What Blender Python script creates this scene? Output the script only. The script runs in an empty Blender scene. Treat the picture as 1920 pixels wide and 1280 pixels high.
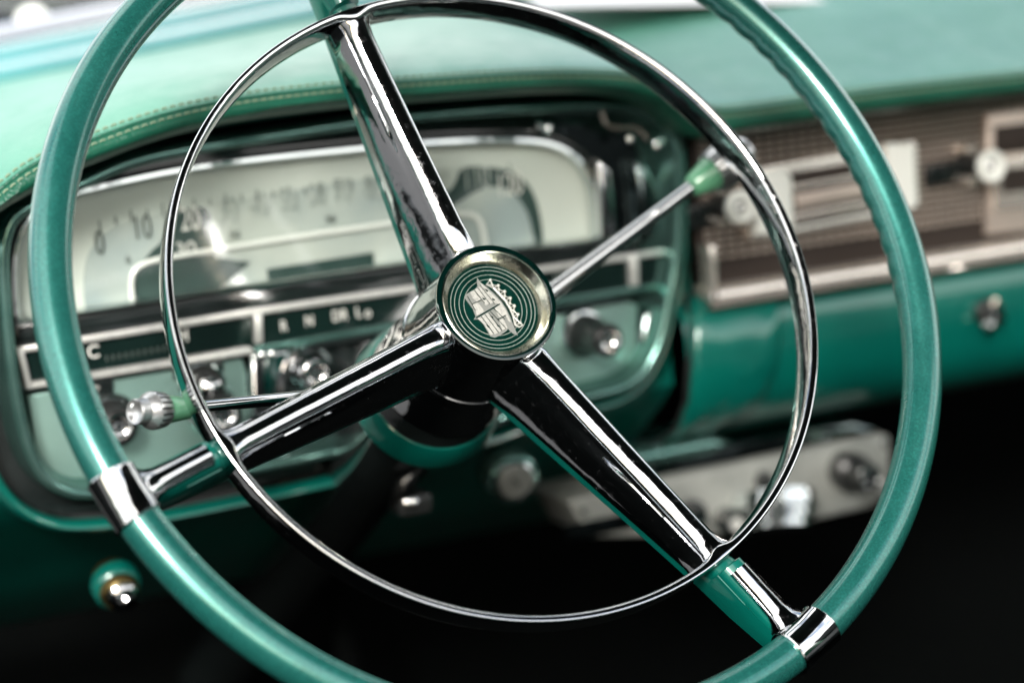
import bpy, bmesh, math, random
from mathutils import Vector, Matrix
from math import sin, cos, pi, radians
random.seed(7)
S = bpy.context.scene
COL = S.collection

# ---------------------------------------------------------------- camera (solved from the wheel's ellipses)
# world frame = the car's: x right, y forward, z up, origin at the steering wheel's centre
FPX = 4533.0
Xc = Vector((0.91050864, -0.14568138, 0.38697669))     # car axes seen in the camera (x right, y down, z ahead)
Fc = Vector((-0.4049262, -0.12466196, 0.90581133))
Uc = Vector((-0.08371857, -0.98144604, -0.172496))
CAM = Vector((-0.4441782, -1.0369510, 0.1709775))
def c2w(v): return Vector((v.dot(Xc), v.dot(Fc), v.dot(Uc)))
cr, cd, cf = c2w(Vector((1, 0, 0))), c2w(Vector((0, 1, 0))), c2w(Vector((0, 0, 1)))
cam_d = bpy.data.cameras.new('camera'); cam = bpy.data.objects.new('camera', cam_d); COL.objects.link(cam)
R3 = Matrix((cr, -cd, -cf)).transposed()
cam.matrix_world = Matrix.Translation(CAM) @ R3.to_4x4()
cam_d.sensor_width = 36; cam_d.lens = FPX * 36 / 1920
cam_d.clip_start = 0.05; cam_d.clip_end = 2000
cam_d.dof.use_dof = True; cam_d.dof.focus_distance = 1.140; cam_d.dof.aperture_fstop = 3.2
cam_d.dof.aperture_blades = 9
S.camera = cam

# ---------------------------------------------------------------- world, sun, exposure
SUN = Vector((-0.46, -0.76, 0.47)).normalized()
world = bpy.data.worlds.new('World'); S.world = world; world.use_nodes = True
nt = world.node_tree; nt.nodes.clear()
wo = nt.nodes.new('ShaderNodeOutputWorld'); bg = nt.nodes.new('ShaderNodeBackground')
sky = nt.nodes.new('ShaderNodeTexSky'); sky.sky_type = 'NISHITA'; sky.sun_disc = False
sky.sun_elevation = math.asin(SUN.z); sky.sun_rotation = math.atan2(SUN.x, SUN.y)
sky.air_density = 1.2; sky.dust_density = 3.5; sky.ozone_density = 1.0
bg.inputs[1].default_value = 0.15
# ragged tree band and cloud banks added round the horizon to vary the reflections
tcw = nt.nodes.new('ShaderNodeTexCoord'); sep = nt.nodes.new('ShaderNodeSeparateXYZ'); nt.links.new(tcw.outputs['Generated'], sep.inputs[0])
nz = nt.nodes.new('ShaderNodeTexNoise'); nz.inputs['Scale'].default_value = 7; nz.inputs['Detail'].default_value = 7; nt.links.new(tcw.outputs['Generated'], nz.inputs['Vector'])
md = nt.nodes.new('ShaderNodeMath'); md.operation = 'MULTIPLY_ADD'; md.inputs[1].default_value = -.30; nt.links.new(nz.outputs[0], md.inputs[0]); nt.links.new(sep.outputs[2], md.inputs[2])
tr_ = nt.nodes.new('ShaderNodeMapRange'); tr_.inputs[1].default_value = -.06; tr_.inputs[2].default_value = -.02; nt.links.new(md.outputs[0], tr_.inputs[0])
nc = nt.nodes.new('ShaderNodeTexNoise'); nc.inputs['Scale'].default_value = 2.6; nc.inputs['Detail'].default_value = 8; nt.links.new(tcw.outputs['Generated'], nc.inputs['Vector'])
cr_ = nt.nodes.new('ShaderNodeMapRange'); cr_.inputs[1].default_value = .36; cr_.inputs[2].default_value = .54; nt.links.new(nc.outputs[0], cr_.inputs[0])
cm = nt.nodes.new('ShaderNodeMixRGB'); nt.links.new(cr_.outputs[0], cm.inputs[0]); nt.links.new(sky.outputs[0], cm.inputs[1]); cm.inputs[2].default_value = (8.8, 8.7, 8.4, 1)
tm = nt.nodes.new('ShaderNodeMixRGB'); nt.links.new(tr_.outputs[0], tm.inputs[0]); tm.inputs[1].default_value = (.22, .34, .20, 1); nt.links.new(cm.outputs[0], tm.inputs[2])
nt.links.new(tm.outputs[0], bg.inputs[0])
nt.links.new(bg.outputs[0], wo.inputs[0])
sl = bpy.data.lights.new('sun', 'SUN'); sl.energy = 2.8; sl.angle = radians(14); sl.color = (1.0, 0.96, 0.9)
so = bpy.data.objects.new('sun', sl); COL.objects.link(so)
so.rotation_euler = (-SUN).to_track_quat('-Z', 'Y').to_euler(); so.location = SUN * 5
vs = S.view_settings; vs.view_transform = 'Standard'; vs.look = 'None'; vs.exposure = 1.0; vs.gamma = 1.0
vs.use_curve_mapping = False
S.render.engine = 'CYCLES'

# ---------------------------------------------------------------- pixel of the photograph -> point of a real plane
def ray(px, py): return cr * ((px - 960) / FPX) + cd * ((py - 640) / FPX) + cf
def D(px, py, y):
    r = ray(px, py); return CAM + r * ((y - CAM.y) / r.y)
def H(px, py, z):
    r = ray(px, py); return CAM + r * ((z - CAM.z) / r.z)
Nw = c2w(Vector((0.30881709, -0.3827626, -0.87070362))).normalized()      # wheel normal, towards the driver
Xw = Vector((1, 0, 0)); Xw = (Xw - Nw * Xw.dot(Nw)).normalized(); Ew = Nw.cross(Xw)
MW = Matrix((Xw, Ew, Nw)).transposed().to_4x4()                             # wheel frame -> world
def PW(px, py, h):
    r = ray(px, py); t = (Nw * h - CAM).dot(Nw) / r.dot(Nw); P = CAM + r * t
    return Vector((P.dot(Xw), P.dot(Ew), P.dot(Nw)))

# ---------------------------------------------------------------- materials
def mat(name, col, metal=0.0, rough=0.5, coat=0.0, coat_rough=0.03, spec=0.5, bump=None, noise=None, trans=0.0, ior=1.45, rnoise=None, streak=None, coord='Object'):
    m = bpy.data.materials.new(name); m.use_nodes = True
    t = m.node_tree; b = t.nodes['Principled BSDF']
    b.inputs['Base Color'].default_value = (*col, 1); b.inputs['Metallic'].default_value = metal
    b.inputs['Roughness'].default_value = rough; b.inputs['Coat Weight'].default_value = coat
    b.inputs['Coat Roughness'].default_value = coat_rough; b.inputs['Specular IOR Level'].default_value = spec
    b.inputs['Transmission Weight'].default_value = trans; b.inputs['IOR'].default_value = ior
    tc = t.nodes.new('ShaderNodeTexCoord')
    if noise:      # (scale, second colour, low, high)
        n = t.nodes.new('ShaderNodeTexNoise'); n.inputs['Scale'].default_value = noise[0]; n.inputs['Detail'].default_value = 6
        t.links.new(tc.outputs[coord], n.inputs['Vector'])
        r = t.nodes.new('ShaderNodeValToRGB'); r.color_ramp.elements[0].position = noise[2]; r.color_ramp.elements[1].position = noise[3]
        r.color_ramp.elements[0].color = (*col, 1); r.color_ramp.elements[1].color = (*noise[1], 1)
        t.links.new(n.outputs[0], r.inputs[0]); t.links.new(r.outputs[0], b.inputs['Base Color'])
    if rnoise:     # (scale, low rough, high rough, p0, p1)
        n = t.nodes.new('ShaderNodeTexNoise'); n.inputs['Scale'].default_value = rnoise[0]; n.inputs['Detail'].default_value = 8
        n.inputs['Roughness'].default_value = .65
        t.links.new(tc.outputs[coord], n.inputs['Vector'])
        r = t.nodes.new('ShaderNodeMapRange'); r.inputs[1].default_value = rnoise[3]; r.inputs[2].default_value = rnoise[4]
        r.inputs[3].default_value = rnoise[1]; r.inputs[4].default_value = rnoise[2]
        t.links.new(n.outputs[0], r.inputs[0]); t.links.new(r.outputs[0], b.inputs['Roughness'])
    if bump:       # list of (kind, scale, strength, distance, stretch)
        prev = None
        for kind, sc, st, dist, stretch in bump:
            mp = t.nodes.new('ShaderNodeMapping'); mp.inputs['Scale'].default_value = stretch
            t.links.new(tc.outputs[coord], mp.inputs[0])
            if kind == 'noise':
                n = t.nodes.new('ShaderNodeTexNoise'); n.inputs['Detail'].default_value = 3
            else:
                n = t.nodes.new('ShaderNodeTexVoronoi')
            n.inputs['Scale'].default_value = sc
            t.links.new(mp.outputs[0], n.inputs['Vector'])
            bp = t.nodes.new('ShaderNodeBump'); bp.inputs['Strength'].default_value = st; bp.inputs['Distance'].default_value = dist
            t.links.new(n.outputs[0], bp.inputs['Height'])
            if prev: t.links.new(prev.outputs[0], bp.inputs['Normal'])
            prev = bp
        t.links.new(prev.outputs[0], b.inputs['Normal'])
    return m
one = (1, 1, 1)
M = {}
M['chrome'] = mat('chrome', (.68, .69, .70), 1, .04, rnoise=(260, .03, .30, .52, .78), bump=[('noise', 28, .12, .004, one)])
M['chrome_wavy'] = mat('pressed chrome', (.66, .67, .69), 1, .04, rnoise=(300, .03, .32, .52, .76), bump=[('noise', 22, .22, .004, one), ('noise', 70, .06, .002, one)])
M['satin'] = mat('satin silver trim', (.80, .80, .77), .7, .33, noise=(200, (.62, .63, .61), .5, .75))
M['chrome_blur'] = mat('dash chrome', (.62, .66, .66), 1, .12, bump=[('noise', 30, .3, .004, one)])
M['smoke'] = mat('smoked chrome', (.20, .24, .24), 1, .10, bump=[('noise', 18, .5, .006, one)])
M['rim'] = mat('metallic teal enamel', (.012, .115, .10), .5, .32, coat=1, coat_rough=.12, noise=(900, (.02, .175, .15), .45, .7), rnoise=(35, .24, .42, .35, .7))
M['teal'] = mat('teal paint', (.0, .095, .074), .15, .35, coat=1, coat_rough=.06, noise=(14, (.0, .115, .088), .4, .6))
M['tealmet'] = mat('teal tinted metal', (.17, .33, .295), .85, .2, coat=.5, noise=(50, (.10, .24, .21), .4, .7))
M['leather'] = mat('green leather', (.065, .25, .18), 0, .45, spec=.6, coat=.25, coat_rough=.38, noise=(25, (.085, .285, .205), .35, .65), rnoise=(60, .36, .5, .4, .7),
                   bump=[('voronoi', 700, .35, .0006, one), ('noise', 60, .3, .002, one)])
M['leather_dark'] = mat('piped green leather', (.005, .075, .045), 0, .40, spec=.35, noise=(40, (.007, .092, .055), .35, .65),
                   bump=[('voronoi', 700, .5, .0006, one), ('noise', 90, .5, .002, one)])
M['thread'] = mat('pale thread', (.20, .27, .18), 0, .8)
M['black'] = mat('black rubber', (.012, .013, .013), 0, .35, noise=(80, (.02, .022, .022), .4, .7))
M['blackgloss'] = mat('black enamel', (.008, .011, .011), 0, .12, coat=.6, noise=(80, (.012, .016, .016), .4, .7))
M['window'] = mat('dark gauge glass', (.004, .010, .009), 0, .07, coat=.6, noise=(20, (.006, .016, .014), .4, .7))
M['cream'] = mat('cream dial paint', (.50, .55, .51), 0, .45, noise=(9, (.60, .63, .58), .35, .7))
M['dialgrey'] = mat('dial arc paint', (.46, .50, .46), 0, .4, noise=(16, (.30, .36, .36), .40, .66))
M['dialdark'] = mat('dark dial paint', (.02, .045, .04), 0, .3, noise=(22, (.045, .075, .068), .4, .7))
M['ink'] = mat('dark numeral ink', (.10, .12, .11), 0, .5)
M['faint'] = mat('hazed numeral ink', (.27, .31, .29), 0, .5, noise=(260, (.48, .52, .49), .45, .6))  # numerals paled and broken up in colour, imitating haze over the dial
M['white'] = mat('white numeral ink', (.72, .72, .68), 0, .45)
M['whitebar'] = mat('white enamel', (.80, .82, .78), 0, .25, coat=.5)
M['champ'] = mat('champagne satin metal', (.54, .55, .48), 1, .22, noise=(40, (.42, .38, .30), .42, .72), rnoise=(120, .14, .4, .4, .7))
M['greenglass'] = mat('dark green enamel', (.001, .016, .012), 0, .10, coat=1, noise=(120, (.002, .024, .018), .4, .7))
M['ringedge'] = mat('dark green lacquer', (.0006, .010, .008), .3, .07, coat=1)
M['silver'] = mat('etched silver', (.56, .56, .52), .5, .42, noise=(1500, (.36, .36, .34), .45, .7))
M['silver2'] = mat('hatched silver', (.26, .27, .25), .5, .45, noise=(1800, (.25, .26, .25), .45, .6))
M['knobgreen'] = mat('green plastic', (.09, .26, .15), 0, .3, coat=.7, coat_rough=.08)
M['alu'] = mat('turned aluminium', (.60, .61, .62), .9, .32, noise=(400, (.40, .41, .41), .4, .7))
M['brass'] = mat('brass', (.55, .40, .16), 1, .3)
M['gold'] = mat('warm nickel mesh', (.80, .67, .59), .65, .32, noise=(12, (.64, .56, .50), .35, .65))
M['golddark'] = mat('mesh backing', (.034, .025, .021), .4, .5)
M['warmchrome'] = mat('warm chrome', (.80, .74, .68), .75, .22, bump=[('noise', 25, .25, .004, one)])
M['enamel'] = mat('off white enamel', (.27, .28, .26), .3, .38, noise=(30, (.17, .18, .17), .4, .7))
M['paper'] = mat('white paper', (.82, .82, .84), 0, .7)
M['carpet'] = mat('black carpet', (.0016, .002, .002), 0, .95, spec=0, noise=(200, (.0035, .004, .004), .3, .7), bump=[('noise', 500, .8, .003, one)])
M['asphalt'] = mat('asphalt', (.05, .05, .052), 0, .9, noise=(6, (.065, .065, .065), .3, .7))
M['cyan'] = mat('light teal body paint', (.05, .22, .23), .1, .25, coat=1, noise=(20, (.06, .25, .26), .4, .6))
M['bodywhite'] = mat('pale body paint', (.34, .36, .42), .0, .2, coat=1)
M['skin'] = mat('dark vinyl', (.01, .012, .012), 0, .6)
# brushed panel: fine horizontal lines
def brushed():
    m = mat('ribbed aluminium', (.17, .28, .25), .6, .34)
    t = m.node_tree; b = t.nodes['Principled BSDF']; tc = t.nodes.new('ShaderNodeTexCoord')
    w = t.nodes.new('ShaderNodeTexWave'); w.bands_direction = 'Z'; w.inputs['Scale'].default_value = 230; w.inputs['Distortion'].default_value = .4
    w.inputs['Detail'].default_value = 1
    bp = t.nodes.new('ShaderNodeBump'); bp.inputs['Strength'].default_value = .35; bp.inputs['Distance'].default_value = .0006
    t.links.new(tc.outputs['Object'], w.inputs['Vector']); t.links.new(w.outputs[0], bp.inputs['Height']); t.links.new(bp.outputs[0], b.inputs['Normal'])
    mr = t.nodes.new('ShaderNodeMixRGB'); mr.inputs[1].default_value = (.13, .23, .205, 1); mr.inputs[2].default_value = (.24, .37, .33, 1)
    t.links.new(w.outputs[0], mr.inputs[0]); t.links.new(mr.outputs[0], b.inputs['Base Color'])
    return m
M['brushed'] = brushed()
def glassmat():
    m = bpy.data.materials.new('clear lens'); m.use_nodes = True; t = m.node_tree; t.nodes.clear()
    o = t.nodes.new('ShaderNodeOutputMaterial'); tr = t.nodes.new('ShaderNodeBsdfTransparent'); g = t.nodes.new('ShaderNodeBsdfGlossy')
    g.inputs['Roughness'].default_value = .03; tr.inputs[0].default_value = (.98, .99, .985, 1)
    f = t.nodes.new('ShaderNodeFresnel'); f.inputs[0].default_value = 1.75
    ge = t.nodes.new('ShaderNodeNewGeometry'); iv = t.nodes.new('ShaderNodeMath'); iv.operation = 'SUBTRACT'; iv.inputs[0].default_value = 1; t.links.new(ge.outputs['Backfacing'], iv.inputs[1])
    ml = t.nodes.new('ShaderNodeMath'); ml.operation = 'MULTIPLY'; t.links.new(f.outputs[0], ml.inputs[0]); t.links.new(iv.outputs[0], ml.inputs[1])
    mx = t.nodes.new('ShaderNodeMixShader'); t.links.new(ml.outputs[0], mx.inputs[0]); t.links.new(tr.outputs[0], mx.inputs[1]); t.links.new(g.outputs[0], mx.inputs[2])
    t.links.new(mx.outputs[0], o.inputs[0]); return m
M['lens'] = glassmat()

# ---------------------------------------------------------------- object helpers
ROOTM = {}
def wm(o):
    while o is not None:
        if o.name in ROOTM: return ROOTM[o.name]
        o = o.parent
    return Matrix.Identity(4)
def obj(name, bm, m, parent=None, frame=None, smooth=35):
    """bm in world coordinates, or in `frame`; linked as one mesh"""
    if frame is not None: bm.transform(frame)
    bm.transform(wm(parent).inverted())
    bmesh.ops.recalc_face_normals(bm, faces=bm.faces)
    me = bpy.data.meshes.new(name); bm.to_mesh(me); bm.free()
    for k in (m if isinstance(m, (list, tuple)) else [m]): me.materials.append(M[k])
    if smooth:
        me.polygons.foreach_set('use_smooth', [True] * len(me.polygons))
        me.set_sharp_from_angle(angle=radians(smooth))
    o = bpy.data.objects.new(name, me); COL.objects.link(o)
    if parent: o.parent = parent
    return o
def thing(name, label, cat, mw=None, group=None):
    o = bpy.data.objects.new(name, None); COL.objects.link(o); o.empty_display_size = .02
    o.matrix_world = mw or Matrix.Identity(4); ROOTM[o.name] = mw or Matrix.Identity(4)
    o['label'] = label; o['category'] = cat
    if group: o['group'] = group
    return o
def tag(o, label, cat, group=None):
    o['label'] = label; o['category'] = cat
    if group: o['group'] = group
    return o
def struct(o): o['kind'] = 'structure'; return o

def cat(pts, n=8, closed=False):
    pts = [Vector(p) for p in pts]; N = len(pts); out = []
    rng = range(N if closed else N - 1)
    for i in rng:
        if closed: p0, p1, p2, p3 = pts[(i - 1) % N], pts[i], pts[(i + 1) % N], pts[(i + 2) % N]
        else: p0, p1, p2, p3 = pts[max(i - 1, 0)], pts[i], pts[i + 1], pts[min(i + 2, N - 1)]
        for k in range(n):
            t = k / n
            out.append(.5 * ((2 * p1) + (p2 - p0) * t + (2 * p0 - 5 * p1 + 4 * p2 - p3) * t * t + (3 * p1 - p0 - 3 * p2 + p3) * t ** 3))
    if not closed: out.append(pts[-1])
    return out
def grid(bm, rows, closed_u=False, closed_v=False, mi=0):
    V = [[bm.verts.new(p) for p in r] for r in rows]
    nu, nv = len(V), len(V[0])
    for i in range(nu if closed_u else nu - 1):
        for j in range(nv if closed_v else nv - 1):
            f = bm.faces.new((V[i][j], V[i][(j + 1) % nv], V[(i + 1) % nu][(j + 1) % nv], V[(i + 1) % nu][j])); f.material_index = mi
    return V
def lathe(bm, prof, frame=Matrix.Identity(4), seg=64, cap=(True, True)):
    """prof: (h, r) along local z"""
    rows = [[frame @ Vector((r * cos(2 * pi * k / seg), r * sin(2 * pi * k / seg), h)) for k in range(seg)] for h, r in prof]
    V = grid(bm, rows, closed_v=True)
    if cap[0]: bm.faces.new(V[0])
    if cap[1]: bm.faces.new(V[-1])
def tube(bm, pts, r, seg=12, closed=False, cap=True):
    pts = [Vector(p) for p in pts]; n = len(pts); rows = []
    up = None
    for i, p in enumerate(pts):
        if closed: t = (pts[(i + 1) % n] - pts[(i - 1) % n]).normalized()
        else: t = (pts[min(i + 1, n - 1)] - pts[max(i - 1, 0)]).normalized()
        if up is None: up = t.orthogonal().normalized()
        up = (up - t * up.dot(t)).normalized(); s = t.cross(up)
        rr = r[i] if isinstance(r, (list, tuple)) else r
        rows.append([p + up * rr * cos(2 * pi * k / seg) + s * rr * sin(2 * pi * k / seg) for k in range(seg)])
    V = grid(bm, rows, closed_u=closed, closed_v=True)
    if cap and not closed: bm.faces.new(V[0]); bm.faces.new(V[-1])
def frame_at(p, z, x=None):
    z = Vector(z).normalized(); x = Vector(x) if x else z.orthogonal(); x = (x - z * x.dot(z)).normalized(); y = z.cross(x)
    return Matrix.Translation(p) @ Matrix((x, y, z)).transposed().to_4x4()
def prism(bm, pts, off, bevel=0.0):
    """closed outline (world) pushed by vector off"""
    a = [bm.verts.new(p) for p in pts]; b = [bm.verts.new(Vector(p) + off) for p in pts]; n = len(a)
    f0 = bm.faces.new(a); f1 = bm.faces.new(b[::-1])
    for i in range(n): bm.faces.new((a[i], a[(i + 1) % n], b[(i + 1) % n], b[i]))
    if bevel:
        ed = list(f0.edges)
        bmesh.ops.bevel(bm, geom=ed, offset=bevel, segments=3, affect='EDGES', profile=.5)
def px_prism(bm, pts, y, depth, bevel=0.0, smooth=0):
    P = [D(a, b, y) for a, b in pts]
    if smooth: P = cat(P, smooth, True)
    prism(bm, P, Vector((0, depth, 0)), bevel)
def box(bm, c, s, frame=Matrix.Identity(4), bevel=0):
    vs_ = [bm.verts.new(frame @ Vector((c[0] + i * s[0] / 2, c[1] + j * s[1] / 2, c[2] + k * s[2] / 2))) for i in (-1, 1) for j in (-1, 1) for k in (-1, 1)]
    fs = [bm.faces.new([vs_[i] for i in q]) for q in ((0, 1, 3, 2), (4, 6, 7, 5), (0, 4, 5, 1), (2, 3, 7, 6), (0, 2, 6, 4), (1, 5, 7, 3))]
    if bevel: bmesh.ops.bevel(bm, geom=list({e for f in fs for e in f.edges}), offset=bevel, segments=2, affect='EDGES', profile=.5)
def sweep_frame(bm, path, prof, mi=0):
    """path: closed list of world points (in an xz plane); prof: (outward offset, y shift)"""
    n = len(path); c = sum(path, Vector()) / n; rows = []
    area = sum(path[i].x * path[(i + 1) % n].z - path[(i + 1) % n].x * path[i].z for i in range(n))
    sg = 1 if area > 0 else -1
    for i, p in enumerate(path):
        t = (path[(i + 1) % n] - path[i - 1]); t.y = 0; t.normalize(); o = Vector((t.z, 0, -t.x)) * sg
        rows.append([p + o * a + Vector((0, y, 0)) for a, y in prof])
    grid(bm, rows, closed_u=True, mi=mi)
def text(name, s, pos, size, m, parent, xs=1.0, rot=None, ext=.0002, normal_frame=None, shear=0):
    cu = bpy.data.curves.new(name, 'FONT'); cu.body = s; cu.size = size; cu.extrude = ext; cu.align_x = 'CENTER'; cu.align_y = 'CENTER'
    cu.shear = shear
    to = bpy.data.objects.new(name, cu); COL.objects.link(to)
    dg = bpy.context.evaluated_depsgraph_get(); me = bpy.data.meshes.new_from_object(to.evaluated_get(dg))
    bm = bmesh.new(); bm.from_mesh(me); bpy.data.objects.remove(to); bpy.data.curves.remove(cu); bpy.data.meshes.remove(me)
    F = normal_frame or (Matrix.Translation(pos) @ Matrix(((1, 0, 0, 0), (0, 0, -1, 0), (0, 1, 0, 0), (0, 0, 0, 1))))
    bm.transform(Matrix.Diagonal((xs, 1, 1, 1))); bm.transform(F)
    return obj(name, bm, m, parent, smooth=0)
def texts(name, items, m, parent, ext=.0002):
    """several characters printed on one face, one mesh"""
    for s, pos, size, xs in items: text(name, s, pos, size, m, parent, xs, ext=ext)
NB = bmesh.new

# ================================================================ SETTING
bm = NB(); box(bm, (0, 0, -1.02), (300, 300, .04)); struct(obj('ground', bm, 'asphalt', smooth=0))
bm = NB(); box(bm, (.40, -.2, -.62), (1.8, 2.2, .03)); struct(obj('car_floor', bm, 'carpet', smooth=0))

pd = thing('brake_pedal', 'dim rubber brake pedal on its arm deep in the dark footwell', 'pedal', Matrix.Translation((.05, .45, -.45)))
b = NB(); tube(b, [Vector((.06, .50, -.20)), Vector((.06, .47, -.34)), Vector((.05, .42, -.42))], .009, 12); obj('arm', b, 'carpet', pd)
b = NB(); box(b, (.05, .41, -.43), (.11, .02, .06), bevel=.008); obj('pad', b, 'black', pd)
# ---- firewall, door and bench: cabin parts, the unseen ones added to darken the reflections
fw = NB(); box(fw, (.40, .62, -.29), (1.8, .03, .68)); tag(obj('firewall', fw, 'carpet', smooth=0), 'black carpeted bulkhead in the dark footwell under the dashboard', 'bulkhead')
seat = thing('bench_seat', 'unseen dark vinyl bench seat facing the steering wheel, added for the chrome to mirror', 'seat', Matrix.Translation((.4, -.6, -.6)))
b = NB(); box(b, (.42, -.62, -.40), (1.45, .62, .22), bevel=.05); obj('seat', b, 'skin', seat)  # out of view, vinyl kept black to cut bounced light
b = NB(); box(b, (.44, -1.18, -.17), (1.45, .18, .66), bevel=.06); obj('backrest', b, 'skin', seat)  # backrest raised to block low light from behind

roof = thing('unseen_roof', 'unseen dark roof panel over the front seats, added to darken reflections in the chrome', 'roof', Matrix.Translation((.4, -.5, .45)))  # half roof added out of view, darkens the chrome and lets the sun pass
b = NB(); box(b, (.42, -.22, .455), (1.56, .68, .03), bevel=.01); obj('roof_blocker', b, 'skin', roof)
door = thing('driver_door', 'unseen driver door on the left, added and made black to darken the chrome', 'door', Matrix.Translation((-.50, -.4, -.3)))
b = NB(); box(b, (1.28, -.35, -.34), (.07, 1.9, .60), bevel=.02); tag(obj('passenger_door', b, 'leather_dark'), 'unseen dark green passenger door at right, added to close off sky light', 'door')  # added out of view to keep sky light from the footwell
b = NB(); box(b, (-.53, -.35, -.36), (.07, 1.5, .56), bevel=.02); obj('door_panel', b, 'skin', door)  # added out of view to block bounce from the ground
# ================================================================ DASHBOARD
dash = thing('dashboard', 'teal car dashboard with stitched green leather pad on top', 'dashboard', Matrix.Translation((.15, .23, -.05)))
# leather pad: a loft of traced edge lines, each in its own plane
front_x = [-90, 0, 60, 150, 300, 450, 640, 800, 1000, 1130, 1210, 1260, 1300, 1340, 1400, 1500, 1700, 1920, 2050, 2900]
stitch = [425, 352, 308, 268, 215, 184, 162, 150, 138, 138, 146, 160, 184, 206, 204, 190, 164, 141, 128, 20]
low = [470, 398, 362, 318, 262, 228, 204, 192, 178, 180, 196, 222, 256, 262, 250, 236, 208, 180, 165, 60]
Ys = .165
st = [D(x, y, Ys) for x, y in zip(front_x, stitch)]
lo = [D(x, y, .175) for x, y in zip(front_x, low)]
far = []
for i, p in enumerate(st):      # the far edge at the foot of the windscreen
    far.append(Vector((p.x, .50 + .02 * sin(i), 0)))
zfar = lambda x: .096 + (x + .117) * .095 if x < .3 else .1356 + .02 * (x - .3)
rows = []
for i in range(len(st)):
    s, l = st[i], lo[i]
    f = Vector((s.x, .505, min(zfar(s.x), .138)))
    mid = s.lerp(l, .5) + Vector((0, -.012, 0))
    sec = [Vector((l.x, .26, l.z + .006)), Vector((l.x, .20, l.z + .001)), l, l.lerp(mid, .6) + Vector((0, -.003, 0)), mid, mid.lerp(s, .6) + Vector((0, -.0025, .0)), s + Vector((0, -.0005, -.0006)),
           s + Vector((0, .004, .0016)), s + Vector((0, .016, .0055)), s + Vector((0, .05, .012))]
    a = sec[-1]
    for k in (.25, .5, .75, 1.0): sec.append(Vector((s.x, a.y + (f.y - a.y) * k, a.z + (f.z - a.z) * (k ** .8))))
    rows.append(sec)
R2 = [cat([r[j] for r in rows], 6) for j in range(len(rows[0]))]
nj = len(R2)
bm = NB(); grid(bm, R2[6:]); pad = obj('pad', bm, 'leather', dash, smooth=80)
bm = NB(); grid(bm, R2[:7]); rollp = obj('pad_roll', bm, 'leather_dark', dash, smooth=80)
# stitches: two rows either side of the seam
bm = NB(); seam = NB()
L = [p + Vector((0, -.0006, .0)) for p in R2[6]]
def resample(L, step):
    out = []; acc = 0; out.append((L[0], (L[1] - L[0]).normalized()))
    for a, b2 in zip(L, L[1:]):
        d = (b2 - a).length; t = (b2 - a).normalized()
        while acc + d >= step:
            a = a + t * (step - acc); d = (b2 - a).length; acc = 0; out.append((a, t))
        acc += d
    return out
L2 = [a.lerp(c, .75) + Vector((0, -.0010, .0002)) for a, c in zip(R2[6], R2[5])]
for off, LL in ((Vector((0, .0045, .0030)), L), (Vector((0, 0, 0)), L2)):
    for p, t in resample(LL, .0046):
        q = p + off; tube(bm, [q - t * .0016 + Vector((0, 0, -.0005)), q, q + t * .0016 + Vector((0, 0, -.0005))], .0006, 5)
obj('stitching', bm, 'thread', dash)
tube(seam, [p + Vector((0, .0002, .0002)) for p in L[::2]], .0011, 8); tube(seam, [p + Vector((0, -.0008, -.0022)) for p in L[::2]], .0010, 8); obj('seam_welt', seam, 'leather_dark', dash)

# painted body behind everything: upper face, then rolled lower edge
prof = [(.262, .07), (.244, .05), (.240, -.055), (.232, -.066), (.224, -.074), (.221, -.090), (.2225, -.108), (.228, -.125), (.239, -.139), (.257, -.151), (.285, -.160), (.33, -.166), (.37, -.17)]
prof = cat([Vector((0, y, z)) for y, z in prof], 5)
bm = NB(); grid(bm, [[Vector((x, p.y, p.z)) for p in prof] for x in (.205, .25, .3, .4, .6, .95)]); obj('panel', bm, 'teal', dash, smooth=60)
prof = cat([Vector((0, y, z)) for y, z in [(.262, .07), (.246, .04), (.244, -.10), (.246, -.115), (.262, -.130), (.29, -.149), (.325, -.172), (.365, -.199), (.405, -.222), (.44, -.238), (.50, -.245)]], 5)
bm = NB(); grid(bm, [[Vector((x, p.y, p.z)) for p in prof] for x in (-.265, -.2, -.1, 0, .1, .2, .206)]); obj('lower_panel', bm, 'teal', dash, smooth=60)
# ashtray drawer: the raised panel right of the cluster with its curved seam
bm = NB()
dr = [(1318, 575), (1462, 548), (1466, 640), (1455, 720), (1425, 785), (1360, 845), (1318, 858)]
P = cat([D(a, b2, .2145) for a, b2 in dr], 5, True)
P0 = [Vector((p.x, 0, p.z)) for p in P]
rows = []
c = sum(P0, Vector()) / len(P0)
def dashy(z): # follows the rolled panel
    pts = [(.07, .262), (.05, .244), (-.055, .240), (-.066, .232), (-.074, .224), (-.090, .221), (-.108, .2225), (-.125, .228), (-.139, .239), (-.151, .257), (-.160, .285), (-.166, .33), (-.3, .34)]
    for (z0, y0), (z1, y1) in zip(pts, pts[1:]):
        if z <= z0 and z >= z1: return y0 + (y1 - y0) * (z0 - z) / (z0 - z1)
    return .24
for k, out in ((1.0, .004), (1.0, -.003), (.985, -.0045), (.9, -.0055), (.6, -.0055), (.3, -.0055), (.02, -.0055)):
    rows.append([Vector((c.x + (p.x - c.x) * k, dashy(c.z + (p.z - c.z) * k) + out, c.z + (p.z - c.z) * k)) for p in P0])
grid(bm, rows, closed_v=True); q_ = NB(); tube(q_, [Vector((p.x, dashy(p.z) - .0002, p.z)) for p in [Vector((c.x + (p.x - c.x) * 1.03, 0, c.z + (p.z - c.z) * 1.03)) for p in P0]], .0017, 8, closed=True); obj('door_gap', q_, 'black', dash); obj('ashtray_door', bm, 'teal', dash, smooth=50)
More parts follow.
